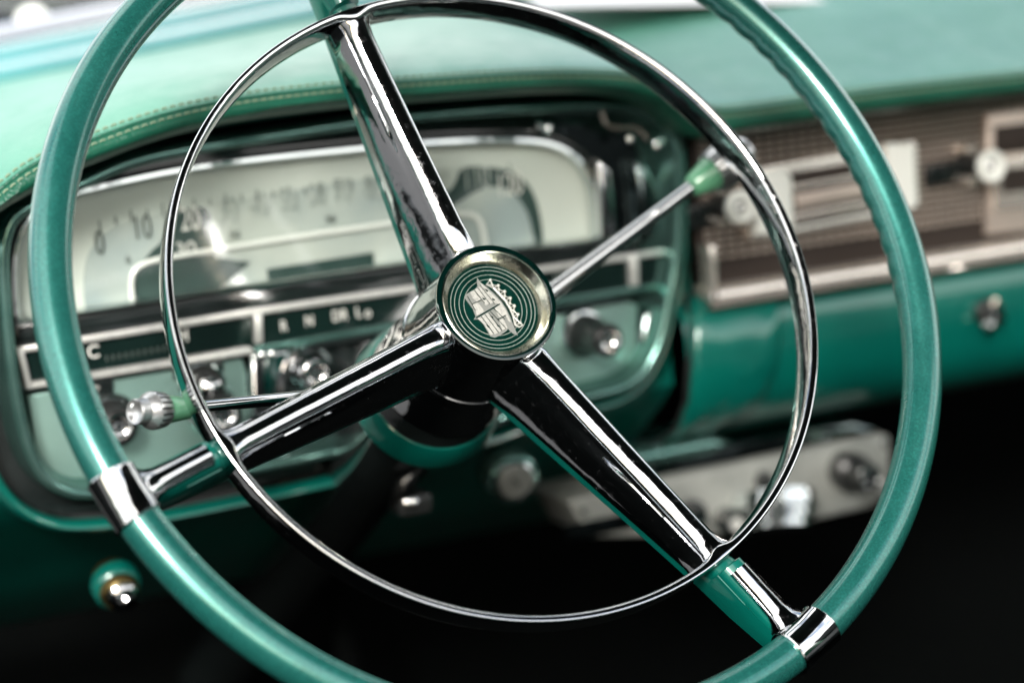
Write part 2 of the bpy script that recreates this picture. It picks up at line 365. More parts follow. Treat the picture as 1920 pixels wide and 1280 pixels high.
# chrome lower moulding and the dark channel above it
bm = NB(); zs = -.0605
for (a, b2, y0, y1) in ((.2195, .95, .212, .236),):
    r = [Vector((0, y1, zs - .007)), Vector((0, y0 + .002, zs - .0065)), Vector((0, y0, zs - .004)), Vector((0, y0, zs + .003)), Vector((0, y0 + .002, zs + .005)), Vector((0, y1, zs + .006))]
    grid(bm, [[Vector((x, p.y, p.z)) for p in r] for x in (a, b2)])
obj('chrome_moulding', bm, 'warmchrome', dash, smooth=50)
bm = NB(); box(bm, (.585, .232, -.0475), (.73, .014, .0135)); obj('dark_channel', bm, 'golddark', dash, smooth=0)
bm = NB(); box(bm, (.2225, .223, -.046), (.005, .022, .034), bevel=.001); obj('moulding_end', bm, 'warmchrome', dash)

# mesh applique: embossed cells over a backing
bm = NB(); box(bm, (.585, .231, .008), (.73, .010, .098)); obj('applique_backing', bm, 'golddark', dash, smooth=0)
bm = NB()
zz = -.0400; 
while zz < .052:
    xx = .2245
    while xx < .62:
        w_, h_ = .0054, .0026
        v = [bm.verts.new((xx + i * w_, .2258, zz + k * h_)) for i, k in ((0, 0), (1, 0), (1, 1), (0, 1))]
        u = [bm.verts.new((xx + .0008 + i * (w_ - .0016), .2238, zz + .0006 + k * (h_ - .0012))) for i, k in ((0, 0), (1, 0), (1, 1), (0, 1))]
        bm.faces.new(u)
        for q in range(4): bm.faces.new((v[q], v[(q + 1) % 4], u[(q + 1) % 4], u[q]))
        xx += .0076
    zz += .0041
obj('mesh_applique', bm, 'gold', dash, smooth=0)

# second fitting at the right edge of the picture: warm metal plate with recessed band
gl = thing('dash_clock_plate', 'warm metal framed plate with flat bars at the right picture edge', 'trim plate', Matrix.Translation((.48, .22, .0)))
bm = NB(); px_prism(bm, [(1852, 215), (2060, 188), (2060, 418), (1852, 440)], .2205, .004, .001); obj('plate', bm, 'gold', gl)
bm = NB(); px_prism(bm, [(1868, 238), (2060, 213), (2060, 268), (1868, 290)], .2185, .002, .0006); obj('bar', bm, 'golddark', gl)
bm = NB(); px_prism(bm, [(1868, 300), (2060, 275), (2060, 372), (1868, 396)], .2175, .003, .001); obj('bar', bm, 'warmchrome', gl)
bm = NB(); px_prism(bm, [(1880, 318), (2060, 296), (2060, 340), (1880, 362)], .2168, .0006); obj('recess', bm, 'golddark', gl)

# ================================================================ RADIO
radio = thing('car_radio', 'bright metal car radio face with tuning window and round knobs', 'radio', Matrix.Translation((.31, .22, -.01)))
bm = NB(); px_prism(bm, [(1408, 318), (1712, 262), (1722, 270), (1728, 384), (1718, 396), (1660, 406), (1440, 447), (1412, 452), (1404, 440)], .2185, .006, .0015); obj('face_plate', bm, 'warmchrome', radio)
bm = NB(); px_prism(bm, [(1478, 325), (1655, 295), (1660, 392), (1482, 428)], .2178, .0006); obj('window_recess', bm, 'golddark', radio)
bm = NB(); px_prism(bm, [(1486, 348), (1655, 318), (1657, 328), (1487, 359)], .2150, .003, .0006); obj('dial_bar', bm, 'warmchrome', radio)
bm = NB(); px_prism(bm, [(1492, 366), (1655, 336), (1658, 362), (1494, 395)], .2150, .0025, .0006); obj('dial_glass', bm, 'gold', radio)
bm = NB(); px_prism(bm, [(1484, 403), (1656, 370), (1658, 384), (1486, 418)], .2150, .003, .0006); obj('dial_bar', bm, 'warmchrome', radio)
for pts, mm in (([(1416, 330), (1474, 320), (1486, 332), (1490, 420), (1478, 432), (1418, 442)], 'whitebar'), ([(1664, 268), (1716, 270), (1722, 384), (1712, 392), (1670, 398)], 'whitebar')):
    bm = NB(); px_prism(bm, pts, .2140, .0045, .0015); obj('push_button', bm, mm, radio)
bm = NB(); px_prism(bm, [(1425, 322), (1650, 281), (1652, 288), (1427, 329)], .2165, .003, .0006); px_prism(bm, [(1440, 436), (1655, 396), (1655, 402), (1440, 442)], .2165, .003, .0006); obj('trim_line', bm, 'whitebar', radio)
def radio_knob(px, py, label):
    kn = thing('radio_knob', label, 'knob', Matrix.Translation(D(px, py, .20)), 'round radio knobs')
    ax = Vector((0, -1, 0)); F = frame_at(D(px, py, .1985), -ax)    # z into the dash
    b = NB()
    prof = [(.0, .0045), (-.001, .006), (-.0012, .0085), (.0, .0100), (.0015, .0104), (.003, .0100), (.0035, .008)]
    lathe(b, [(.0035, .0035), (.0015, .0040)] + prof, F, 40, cap=(True, False)); obj('flange', b, 'whitebar', kn)
    b = NB(); lathe(b, [(.003, .0042), (.002, .0040), (.0006, .0030), (-.0005, .0012), (-.0007, .0001)], F, 24); obj('cap', b, 'chrome', kn)
    b = NB(); lathe(b, [(.0038, .0068), (.012, .0066), (.022, .0085), (.0265, .0095)], F, 32); obj('shaft_body', b, 'black', kn)
    for dz in (-.0095, .0095):
        b = NB(); lathe(b, [(.006, .0002), (.0062, .0026), (.008, .0034), (.011, .0030), (.02, .0030)], frame_at(D(px - 26, py, .205) + Vector((0, 0, dz)), (0, 1, 0)), 20); obj('tuning_lug', b, 'warmchrome', kn)
radio_knob(1391, 389, 'round pale metal radio knob at the left end of the radio, by the green lever')
radio_knob(1861, 312, 'round pale metal radio knob right of the steering wheel rim')
for pts in ([(1290, 388), (1372, 374), (1374, 418), (1292, 432)], [(1738, 312), (1832, 296), (1834, 334), (1740, 350)]):
    bm = NB(); px_prism(bm, pts, .2195, .004, .0012); obj('tuning_slot', bm, 'blackgloss', radio)

# ================================================================ INSTRUMENT CLUSTER
cl = thing('instrument_cluster', 'chrome framed instrument cluster with wide cream speedometer behind the steering wheel', 'instrument cluster', Matrix.Translation((.0, .225, -.02)))
outl = [(2, 560), (-2, 490), (4, 440), (22, 402), (62, 374), (150, 336), (255, 292), (401, 262), (547, 240), (638, 226), (739, 213), (837, 204), (965, 195), (1129, 188), (1202, 196), (1254, 224), (1280, 272),
        (1286, 340), (1283, 479), (1267, 568), (1250, 643), (1220, 702), (1178, 735), (1119, 752), (1059, 769), (900, 805), (700, 845), (450, 897), (300, 925), (172, 938), (120, 931), (79, 904), (48, 850), (25, 760), (10, 650)]
path = cat([D(a, b2, .205) for a, b2 in outl], 5, True)
bm = NB(); sweep_frame(bm, path, [(.002, .03), (.0, .004), (-.0008, .001), (-.002, .0), (-.0045, .0002), (-.0056, .0012), (-.0062, .004), (-.0075, .012), (-.012, .024), (-.016, .030)])
obj('bezel', bm, 'tealmet', cl, smooth=50)
def wide(p): return min(1, max(.12, (.13 - p.x) / .12)) * min(1, max(.12, (.03 - p.z) / .06))
def lip_rows(prof):
    n = len(path); rows = []; area = sum(path[i].x * path[(i + 1) % n].z - path[(i + 1) % n].x * path[i].z for i in range(n)); sg = 1 if area > 0 else -1
    for i, p in enumerate(path):
        t = path[(i + 1) % n] - path[i - 1]; t.y = 0; t.normalize(); o = Vector((t.z, 0, -t.x)) * sg; w = wide(p)
        rows.append([p + o * (a0 + a1 * w) + Vector((0, y, 0)) for a0, a1, y in prof])
    return rows
bm = NB(); grid(bm, lip_rows([(.0005, 0, .016), (.0012, 0, .030), (.0022, .011, .031), (.0030, .011, .024)]), closed_u=True); obj('surround_channel', bm, 'blackgloss', dash, smooth=50)
bm = NB(); grid(bm, lip_rows([(.0030, .011, .026), (.0034, .011, .016), (.0048, .0112, .0130), (.0066, .0114, .0126), (.0084, .0114, .0150), (.0102, .0114, .022), (.0130, .0114, .045)]), closed_u=True); obj('surround', bm, 'teal', dash, smooth=60)
# backing plate (smoked chrome)
bm = NB(); prism(bm, [p + Vector((0, .029, 0)) for p in path], Vector((0, .003, 0))); obj('backplate', bm, 'smoke', cl, smooth=0)
# speedometer window
lens = [(30, 607), (24, 540), (27, 470), (45, 420), (90, 378), (150, 358), (300, 324), (460, 300), (640, 281), (780, 268), (920, 262), (1020, 268), (1078, 298), (1108, 350), (1116, 400), (1118, 452), (900, 476), (640, 512), (350, 556), (140, 590)]
def lens_path(y, n=5):
    P = []
    for i, (a, b2) in enumerate(lens): P.append(D(a, b2, y))
    # round top, straight bottom
    top = cat(P[:16], n); return top + [P[16], P[17], P[18], P[19]]
lp = lens_path(.224)
bm = NB(); prism(bm, [p + Vector((0, .006, 0)) for p in lp], Vector((0, .003, 0))); dial = obj('speedometer_dial', bm, 'cream', cl, smooth=0)
bm = NB(); sweep_frame(bm, lp, [(-.0012, .006), (-.0012, -.003), (.001, -.0045), (.006, -.0045), (.008, -.003), (.0085, .006)]); obj('gasket', bm, 'blackgloss', cl, smooth=40)
bm = NB(); sweep_frame(bm, [p for p in lp], [(-.0022, .004), (-.002, -.0038), (-.0008, -.0052), (.0010, -.0048)]); obj('lens_trim', bm, 'chrome_blur', cl, smooth=40)
bm = NB(); prism(bm, [p + Vector((0, -.0005, 0)) for p in lp], Vector((0, .0008, 0))); obj('lens', bm, 'lens', cl, smooth=0)
# arched scale plate
arc = [(160, 575), (158, 520), (170, 470), (205, 432), (260, 410), (330, 396), (460, 372), (640, 342), (780, 322), (880, 312), (945, 318), (985, 340), (1008, 385), (1018, 455)]
ap = cat([D(a, b2, .2285) for a, b2 in arc], 5)
bm = NB(); prism(bm, ap, Vector((0, .0012, 0))); obj('scale_plate', bm, 'dialgrey', dial, smooth=0)
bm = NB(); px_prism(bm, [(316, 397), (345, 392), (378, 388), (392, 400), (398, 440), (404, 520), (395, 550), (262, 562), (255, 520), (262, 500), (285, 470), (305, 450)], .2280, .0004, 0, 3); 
obj('dial_dark_reflection', bm, 'dialdark', dial, smooth=0)  # dark lens reflection painted on the dial behind the numeral
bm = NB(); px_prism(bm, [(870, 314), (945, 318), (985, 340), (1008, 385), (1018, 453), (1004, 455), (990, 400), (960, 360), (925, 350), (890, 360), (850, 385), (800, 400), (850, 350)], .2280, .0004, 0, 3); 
obj('dial_dark_reflection', bm, 'dialdark', dial, smooth=0)  # black end of the dial arch, dark lens reflection painted in with it
nums = [('0', 187, 457, 'ink'), ('10', 266, 428, 'ink'), ('20', 356, 412, 'white'), ('30', 428, 396, 'ink'), ('40', 486, 386, 'ink'), ('50', 541, 376, 'ink'), ('60', 593, 366, 'ink'), ('70', 643, 358, 'ink'),
        ('80', 700, 352, 'ink'), ('90', 756, 346, 'ink'), ('100', 815, 342, 'ink'), ('110', 893, 336, 'ink'), ('120', 955, 348, 'white')]
nums = [(a, x, y, 'faint' if 400 < x < 900 else m_) for a, x, y, m_ in nums]
for mm in ('ink', 'white', 'faint'):
    texts('numeral', [(s, D(px, py, .2272), .0185, .62) for s, px, py, q in nums if q == mm], mm, dial)
texts('numeral', [('30', D(348, 468, .2268), .0112, 1.1)], 'white', dial)
texts('small_numeral', [('0', D(240, 488, .2272), .006, .8), ('50', D(440, 441, .2272), .006, 1), ('90', D(620, 412, .2272), .006, 1)], 'ink', dial)
bm = NB()
for k in range(27):
    px = 187 + (955 - 187) * k / 26; py = 425 - (425 - 318) * (k / 26) ** .65
    p = D(px, py, .2276); box(bm, p, (.0007, .0003, .004 if k % 2 else .007))
obj('scale_ticks', bm, 'ink', dial, smooth=0)
# pill shaped white outline of the lower window
bm = NB(); tube(bm, cat([D(a, b2, .2262) for a, b2 in [(248, 562), (246, 530), (252, 508), (272, 494), (310, 484), (420, 466), (560, 444), (700, 424), (830, 404), (880, 402), (900, 416), (908, 446), (912, 470)]], 6), .0016, 10); obj('window_outline', bm, 'whitebar', dial)
bm = NB(); px_prism(bm, [(258, 560), (256, 520), (275, 502), (400, 482), (470, 492), (420, 535), (390, 545)], .2274, .0006); obj('odometer_window', bm, 'dialdark', dial, smooth=0)
bm = NB(); px_prism(bm, [(500, 505), (700, 473), (702, 497), (505, 529)], .2270, .0006); obj('odometer_drum', bm, 'dialdark', dial, smooth=0)
# bar structure below the speedometer
bm = NB(); px_prism(bm, [(28, 612), (640, 520), (1122, 455), (1200, 445), (1196, 478), (640, 556), (36, 652)], .219, .012, .001); obj('black_band', bm, 'blackgloss', cl)
def bar(name, a, b2, y, r, m, par=cl):
    b = NB(); tube(b, [D(*a, y), D(*b2, y)], r, 8); return obj(name, b, m, par)
gw = NB(); px_prism(gw, [(48, 662), (460, 596), (724, 556), (1252, 478), (1256, 530), (740, 608), (470, 655), (62, 720)], .220, .008); obj('gauge_window', gw, 'window', cl, smooth=0)
def flatbar(bm, pts, y, d=.004, bv=.0006): px_prism(bm, pts, y, d, bv)
bm = NB(); flatbar(bm, [(32, 652), (480, 578), (1255, 466), (1256, 476), (480, 590), (34, 663)], .2165)
flatbar(bm, [(50, 718), (462, 651), (470, 650), (480, 662), (50, 730)], .2165); flatbar(bm, [(32, 655), (44, 653), (62, 728), (50, 731)], .2160)
obj('gauge_frame', bm, 'satin', cl)
bm = NB(); flatbar(bm, [(480, 650), (740, 606), (1256, 528), (1256, 540), (740, 620), (480, 664)], .2165); obj('lower_rail', bm, 'tealmet', cl)
bm = NB(); flatbar(bm, [(478, 590), (492, 587), (494, 642), (480, 645)], .2160); obj('divider', bm, 'satin', cl)
bm = NB(); flatbar(bm, [(1182, 478), (1197, 475), (1199, 534), (1184, 537)], .2160); obj('divider', bm, 'satin', cl)
texts('gauge_letter', [('C', D(175, 660, .2192), .0100, 1.0), ('H', D(344, 630, .2192), .0100, .8)], 'white', cl)
texts('gear_letters', [('R', D(532, 612, .2192), .0085, .8), ('N', D(580, 602, .2192), .0085, .8), ('DR', D(637, 592, .2192), .0085, .8), ('L', D(672, 586, .2192), .0085, .8), ('o', D(690, 586, .2192), .0085, .8)], 'white', cl)
texts('gauge_letter', [('F', D(1045, 520, .2192), .0100, .8)], 'ink', cl)
bm = NB()
for k in range(12):
    p = D(200 + k * 12, 672 - k * 2.1, .2194); box(bm, p, (.0006, .0003, .003))
obj('gauge_ticks', bm, 'ink', cl, smooth=0)
# ribbed lower panels
bm = NB(); px_prism(bm, [(52, 742), (200, 716), (455, 672), (462, 700), (468, 850), (462, 878), (300, 905), (180, 916), (120, 905), (86, 878), (66, 830)], .222, .006, .0008); lowp = obj('ribbed_panel', bm, 'brushed', cl)
bm = NB(); px_prism(bm, [(1015, 600), (1180, 566), (1196, 572), (1196, 640), (1170, 700), (1120, 722), (1010, 745)], .222, .006, .0008); obj('ribbed_panel', bm, 'brushed', cl)
bm = NB(); px_prism(bm, [(120, 722), (212, 706), (214, 736), (122, 752)], .2195, .003, .0006); obj('label_plate', bm, 'blackgloss', cl); bm = NB(); px_prism(bm, [(325, 688), (418, 673), (420, 697), (327, 713)], .2195, .003, .0006); obj('label_plate', bm, 'blackgloss', cl)
texts('label_letters', [('LIGHTS', D(170, 729, .2190), .0028, 1.0), ('WIPER', D(374, 693, .2190), .0028, 1.0)], 'white', cl)
bm = NB(); px_prism(bm, [(472, 668), (540, 655), (548, 700), (545, 862), (476, 876)], .217, .010, .002); obj('chrome_pillar', bm, 'chrome_wavy', cl)
bm = NB(); px_prism(bm, [(545, 668), (570, 648), (740, 618), (760, 640), (760, 840), (548, 866)], .2225, .008, .001); obj('dark_bay', bm, 'blackgloss', cl)
bm = NB(); tube(bm, cat([D(a, b2, .218) for a, b2 in [(540, 860), (538, 720), (546, 675), (580, 652), (640, 640), (740, 622)]], 6), .0028, 10); obj('bay_rim', bm, 'blackgloss', cl)
for a, b2, r in ((478, 672, .0022), (494, 666, .0026), (512, 664, .0024), (1185, 262, .003), (1236, 274, .003)):
    bm = NB(); lathe(bm, [(-.001, .0001), (-.0008, r * .6), (0, r)], frame_at(D(a, b2, .2155), (0, 1, 0)), 16, cap=(False, True)); obj('screw', bm, 'chrome_blur', cl)
# chrome upright at the right of the speedometer and the curled bracket in the upper corner
bm = NB(); px_prism(bm, [(1122, 300), (1148, 318), (1160, 440), (1130, 446)], .212, .014, .003); obj('chrome_upright', bm, 'chrome_wavy', cl)
bm = NB(); px_prism(bm, [(1190, 300), (1215, 310), (1240, 360), (1242, 440), (1205, 452)], .222, .01, .004); obj('chrome_upright', bm, 'smoke', cl)
bm = NB(); px_prism(bm, [(1208, 590), (1238, 560), (1236, 630), (1205, 690), (1190, 700)], .218, .01, .004); obj('chrome_corner', bm, 'smoke', cl)
bm = NB(); tube(bm, cat([D(a, b2, .215) for a, b2 in [(1128, 200), (1134, 228), (1155, 240), (1190, 240), (1215, 262)]], 6), .0010, 8); obj('wire', bm, 'warmchrome', cl)
bm = NB(); lathe(bm, [(0, .0001), (-.002, .003), (0, .005), (.01, .005)], frame_at(D(1022, 238, .214), (0, 1, 0)), 16); obj('screw', bm, 'chrome_blur', cl)

def knob(name, px, py, label, R=.013, y=.205, m1='black', m2='chrome', root_y=.222, tilt=(0, -1, 0), cup=True):
    k = thing(name, label, 'knob', Matrix.Translation(D(px, py, y)), 'control knobs on the instrument cluster')
    ax = Vector(tilt).normalized(); base = D(px, py, y); F = frame_at(base, ax)
    L_ = root_y - y
    b = NB(); lathe(b, [(-L_, R * .95), (-L_ * .8, R), (-L_ * .7, R * .98), (-L_ * .55, R * .8), (-L_ * .3, R * .78), (0, R * .8), (.001, R * .74), (.001, R * .6)], F, 40, cap=(True, False)); obj('base', b, m1, k)
    b = NB()
    if cup: pr = [(.001, R * .62), (.003, R * .60), (.0032, R * .5), (.0015, R * .42), (.0005, R * .25), (.0008, R * .1), (.001, .0001)]
    else: pr = [(.001, R * .62), (.004, R * .55), (.006, R * .3), (.0065, .0001)]
    lathe(b, pr, F, 40, cap=(False, False)); obj('cap', b, m2, k)
    b = NB(); lathe(b, [(-L_ * .98, R * 1.18), (-L_ * .9, R * 1.22), (-L_ * .82, R * 1.12), (-L_ * .8, R * .9)], F, 40, cap=(True, False)); obj('escutcheon', b, 'chrome_blur', k)
    return k
knob('cluster_knob', 222, 800, 'dark round knob with chrome centre between the wheel rim and the ribbed panel', .013, .205)
knob('cluster_knob', 420, 778, 'chrome capped knob on the ribbed panel behind the horn ring', .0125, .196)
knob('cluster_knob', 392, 726, 'dark knob upper on the ribbed panel behind the horn ring', .011, .208, cup=False)
knob('cluster_knob', 592, 700, 'clear topped chrome knob in the dark bay left of the steering hub', .0125, .205, 'chrome_wavy', 'chrome')
knob('cluster_knob', 1140, 638, 'long dark knob with hollow chrome tip right of the steering hub', .0120, .185, 'black', 'chrome', root_y=.222, tilt=(.0, -1, 0))
bm = NB(); F = frame_at(D(1140, 638, .185), (0, -1, 0))

def LP(px, py):     # where the pixel's ray meets the sloping lower panel
    pts = [(.244, -.10), (.246, -.115), (.262, -.130), (.29, -.149), (.325, -.172), (.365, -.199), (.405, -.222), (.44, -.238), (.50, -.245)]
    y = .24
    while y < .50:
        p = D(px, py, y)
        for (y0, z0), (y1, z1) in zip(pts, pts[1:]):
            if y0 <= y <= y1 and p.z <= z0 + (z1 - z0) * (y - y0) / (y1 - y0): return p
        y += .0005
    return D(px, py, .3)
# ================================================================ SMALL CONTROLS ON THE LOWER DASH
ig = thing('ignition_lock', 'round pale ignition lock with keyhole under the dash beside the right spoke', 'lock', Matrix.Translation(D(950, 893, .235)))
F = frame_at(LP(948, 893) + Vector((0, -.012, 0)), Vector((-.1, -1, -.15)))
b = NB(); lathe(b, [(-.02, .0165), (-.004, .0165), (-.001, .0150), (0, .0135), (-.001, .0125)], F, 48, cap=(True, False)); obj('bezel', b, 'tealmet', ig)
b = NB(); lathe(b, [(-.002, .0125), (.002, .0122), (.003, .0112), (.0015, .0100), (.0015, .0096)], F, 48, cap=(True, False)); obj('ring', b, 'chrome', ig)
b = NB(); lathe(b, [(.0012, .0098), (.0032, .0095), (.0036, .0085), (.0036, .0001)], F, 48, cap=(False, False)); obj('cylinder', b, 'enamel', ig)
b = NB(); box(b, (0, 0, .0037), (.0016, .006, .0006), F); obj('keyhole', b, 'black', ig, smooth=0)
br = thing('brake_release_knob', 'chrome knob in a brass ring low on the dark dash at lower left', 'knob', Matrix.Translation(D(222, 1105, .23)))
F = frame_at(LP(218, 1105) + Vector((0, -.010, -.0)), Vector((.0, -1, -.35)))
b = NB(); lathe(b, [(-.02, .0110), (-.002, .0110), (.0, .0104), (.0005, .0092), (-.004, .0088)], F, 40, cap=(True, False)); obj('brass_ring', b, 'brass', br)
b = NB(); lathe(b, [(-.012, .0140), (-.006, .0136), (-.004, .0128), (-.003, .0115)], F, 40, cap=(True, False)); obj('washer', b, 'teal', br)
b = NB(); lathe(b, [(-.01, .0085), (.004, .0085), (.005, .0075), (.006, .0055), (.012, .0050), (.0135, .0035), (.0138, .0001)], frame_at(LP(218, 1105) + Vector((0, -.011, 0)), Vector((.12, -1, -.2))), 40, cap=(True, False)); obj('plunger', b, 'chrome', br)
sw = thing('toggle_switch', 'small chrome toggle switch on the teal dash right of the wheel rim', 'switch', Matrix.Translation(D(1860, 585, .22)))
F = frame_at(D(1862, 588, .214), Vector((0, -1, 0)))
b = NB(); lathe(b, [(-.02, .0095), (-.001, .0095), (.0, .0080), (.0, .0050)], F, 32, cap=(True, False)); obj('boot', b, 'black', sw)
b = NB(); lathe(b, [(-.0, .0050), (.004, .0045), (.004, .0001)], F, 6, cap=(False, False)); obj('nut', b, 'chrome', sw)
b = NB(); tube(b, [F @ Vector((0, 0, 0)), F @ Vector((.001, .002, .010)), D(1862, 566, .200)], [.0022, .0022, .0034], 16); obj('bat', b, 'chrome', sw)
b = NB(); lathe(b, [(-.002, .0042), (.001, .0040), (.002, .0001)], frame_at(D(1856, 612, .212), (0, -1, 0)), 20, cap=(False, False)); obj('screw', b, 'chrome', sw)

# under-dash unit
ud = thing('under_dash_unit', 'off white control box with dark knobs hanging under the dash at right', 'control box', Matrix.Translation(D(1370, 930, .24)))
YU = .255
face = [(1064, 942), (1078, 932), (1219, 904), (1655, 813), (1669, 818), (1672, 925), (1631, 952), (1401, 1004), (1110, 1008), (1100, 1003)]
b = NB(); px_prism(b, face, YU, .05, .003); obj('casing', b, 'enamel', ud)
b = NB(); px_prism(b, [(1215, 885), (1300, 850), (1500, 808), (1600, 790), (1640, 800), (1655, 811), (1219, 901)], YU + .008, .06, .004); obj('top_cover', b, 'smoke', ud)
b = NB(); px_prism(b, [(1140, 872), (1180, 852), (1340, 820), (1380, 832), (1330, 850), (1160, 884)], YU - .002, .02, .004); obj('bracket', b, 'tealmet', ud)
def lo_knob(px, py, r, l, m1, m2, nm='knob', wide=.7):
    F = frame_at(D(px, py, YU - l), Vector((0, -1, 0)))
    b = NB(); lathe(b, [(-l, r), (-l * .6, r), (-l * .5, r * wide), (-.001, r * wide), (.0, r * wide * .85)], F, 32); k = obj(nm, b, m1, ud)
    b = NB(); lathe(b, [(.0, r * wide * .8), (.002, r * wide * .7), (.001, r * .4), (.0015, .0001)], F, 32, cap=(True, False)); obj('cap', b, m2, k)
lo_knob(1632, 895, .0125, .030, 'black', 'chrome'); lo_knob(1442, 904, .006, .008, 'black', 'black'); lo_knob(1312, 968, .009, .012, 'black', 'smoke'); lo_knob(1380, 982, .008, .014, 'blackgloss', 'satin')
b = NB(); box(b, D(1130, 985, YU - .001), (.05, .0012, .010)); obj('label_strip', b, 'smoke', ud, smooth=0)
for a_, b2 in ((1095, 960), (1655, 832), (1650, 930)):
    b = NB(); lathe(b, [(.0012, .0001), (.0010, .0018), (0, .0026)], frame_at(D(a_, b2, YU), (0, -1, 0)), 14, cap=(False, False)); obj('screw', b, 'chrome', ud)
b = NB(); lathe(b, [(-.02, .026), (-.01, .027), (-.008, .024), (-.004, .0245), (-.002, .021), (.002, .0215), (.003, .018), (.003, .0001)], frame_at(D(1455, 985, YU - .010), Vector((-.15, -.35, -.93))), 48, cap=(True, False)); obj('dial_wheel', b, 'chrome_blur', ud)

# ================================================================ STEERING COLUMN AND LEVERS
col = thing('steering_column', 'dark steering column with teal bowl below the chrome hub', 'steering column', MW.copy())
b = NB(); lathe(b, [(-.100, .0320), (-.113, .0335), (-.120, .0352), (-.124, .0358), (-.1245, .030)], MW, 72, cap=(False, False)); obj('neck_ring', b, 'blackgloss', col)
b = NB(); lathe(b, [(-.123, .034), (-.1245, .0365), (-.1260, .0372), (-.140, .0405), (-.1425, .0402), (-.146, .036), (-.156, .031), (-.165, .028)], MW, 72, cap=(True, True)); obj('bowl', b, 'teal', col, smooth=30)
b = NB(); lathe(b, [(-.160, .0265), (-.24, .0265), (-.245, .0235), (-.75, .0235)], MW, 48); obj('jacket', b, 'blackgloss', col)
b = NB(); box(b, D(770, 941, .20), (.02, .02, .012), bevel=.003); obj('clamp', b, 'black', col)
for px in (765, 776):
    b = NB(); lathe(b, [(0, .0026), (.0012, .002), (.0016, .0001)], frame_at(D(px, 940, .188), (-.2, -1, .3)), 12, cap=(False, False)); obj('screw', b, 'chrome', col)
def lever(name, label, root, knobc, endc, hr, hk, hs, rr=.0030, ks=1.0, bk=.12):
    """rod from the column to a green cone with a fluted metal end"""
    A, K, E2 = (MW @ PW(*root, hr)), (MW @ PW(*knobc, hk)), (MW @ PW(*endc, hs))
    L_ = thing(name, label, 'lever', Matrix.Translation(A))
    ax = (E2 - K).normalized(); n = 16
    b = NB(); bow = Vector((0, 0, .0))
    tube(b, [A.lerp(K, i / n) for i in range(n + 1)], [rr * 1.15 - rr * .3 * i / n for i in range(n + 1)], 24); obj('rod', b, 'chrome', L_)
    F = frame_at(K, ax); T = (E2 - K).length
    b = NB(); lathe(b, [(-T * bk - .001, rr * 1.02), (-T * bk, .0042 * ks), (-T * bk + .001, .0046 * ks), (T * .34, .0070 * ks), (T * .36, .0064 * ks)], F, 48, cap=(True, True)); kb = obj('knob', b, 'knobgreen', L_)
    b = NB(); N = 20 * 6; rows = []
    for (h, r, slot) in ((T * .33, .0062, 0), (T * .335, .0080, 1), (T * .36, .0084, 1), (T * .54, .0092, .9), (T * .62, .0092, .35), (T * .66, .0088, 0), (T * .74, .0072, 0), (T * .78, .0063, 0), (T * .98, .0061, 0), (T, .0057, 0), (T * .993, .0050, 0), (T * .93, .0040, 0), (T * .90, .0022, 0), (T * .895, .0001, 0)):
        ring = []
        for k in range(N):
            d = .0017 * slot if k % 6 == 0 else 0
            a_ = 2 * pi * k / N; ring.append(F @ Vector(((r - d) * ks * cos(a_), (r - d) * ks * sin(a_), h)))
        rows.append(ring)
    V = grid(b, rows, closed_v=True); b.faces.new(V[0])
    nf = 0
    b.faces.ensure_lookup_table()
    for i in range(len(rows) - 1):
        for j in range(N):
            if j % 6 in (0, 5) and 1 <= i <= 3: b.faces[i * N + j].material_index = 1
    obj('fluted_cap', b, ['alu', 'blackgloss'], kb, smooth=28)
    return L_
lever('turn_signal_lever', 'chrome turn signal lever with green knob pointing left from the column', (668, 735), (332, 766), (252, 772), -.085, -.034, -.022, .0031, .96, .58)
lever('gear_lever', 'chrome gear lever with green knob pointing up right towards the radio', (1000, 572), (1300, 348), (1400, 282), -.11, -.085, -.080, .0041, 1.38, .03)
b = NB(); lathe(b, [(-.002, .0075), (.012, .007), (.02, .0042)], frame_at(MW @ PW(690, 733, -.088), (MW @ PW(372, 762, -.036)) - (MW @ PW(690, 733, -.088))), 24); obj('lever_socket', b, 'chrome', col)

# ================================================================ STEERING WHEEL
sw = thing('steering_wheel', 'teal rimmed steering wheel with three chrome spokes and thin chrome horn ring', 'steering wheel', MW.copy())
R0, TR = .215, .00978
ANG = {'up': radians(102.3), 'left': radians(199.0), 'right': radians(295.2)}
# rim
b = NB(); rows = []; NU, NV = 720, 36
for i in range(NU):
    a_ = 2 * pi * i / NU; deg = math.degrees(a_)
    row = []
    for j in range(NV):
        f = 2 * pi * j / NV; rr = TR
        # finger grips moulded into the inner back face
        dd = (deg + 180) % 360 - 180; wa = max(0, min(1, (dd + 18) / 10)) * max(0, min(1, (78 - dd) / 10))
        wgt = wa * max(0, cos(f - radians(203))) ** 5
        rr += wgt * (.0010 * abs(sin(a_ * 47 + .6 * sin(3 * a_))) - .0006)
        row.append(Vector(((R0 + rr * cos(f)) * cos(a_), (R0 + rr * cos(f)) * sin(a_), rr * sin(f))))
    rows.append(row)
grid(b, rows, closed_u=True, closed_v=True); rim = obj('rim', b, 'rim', sw, MW, smooth=80)
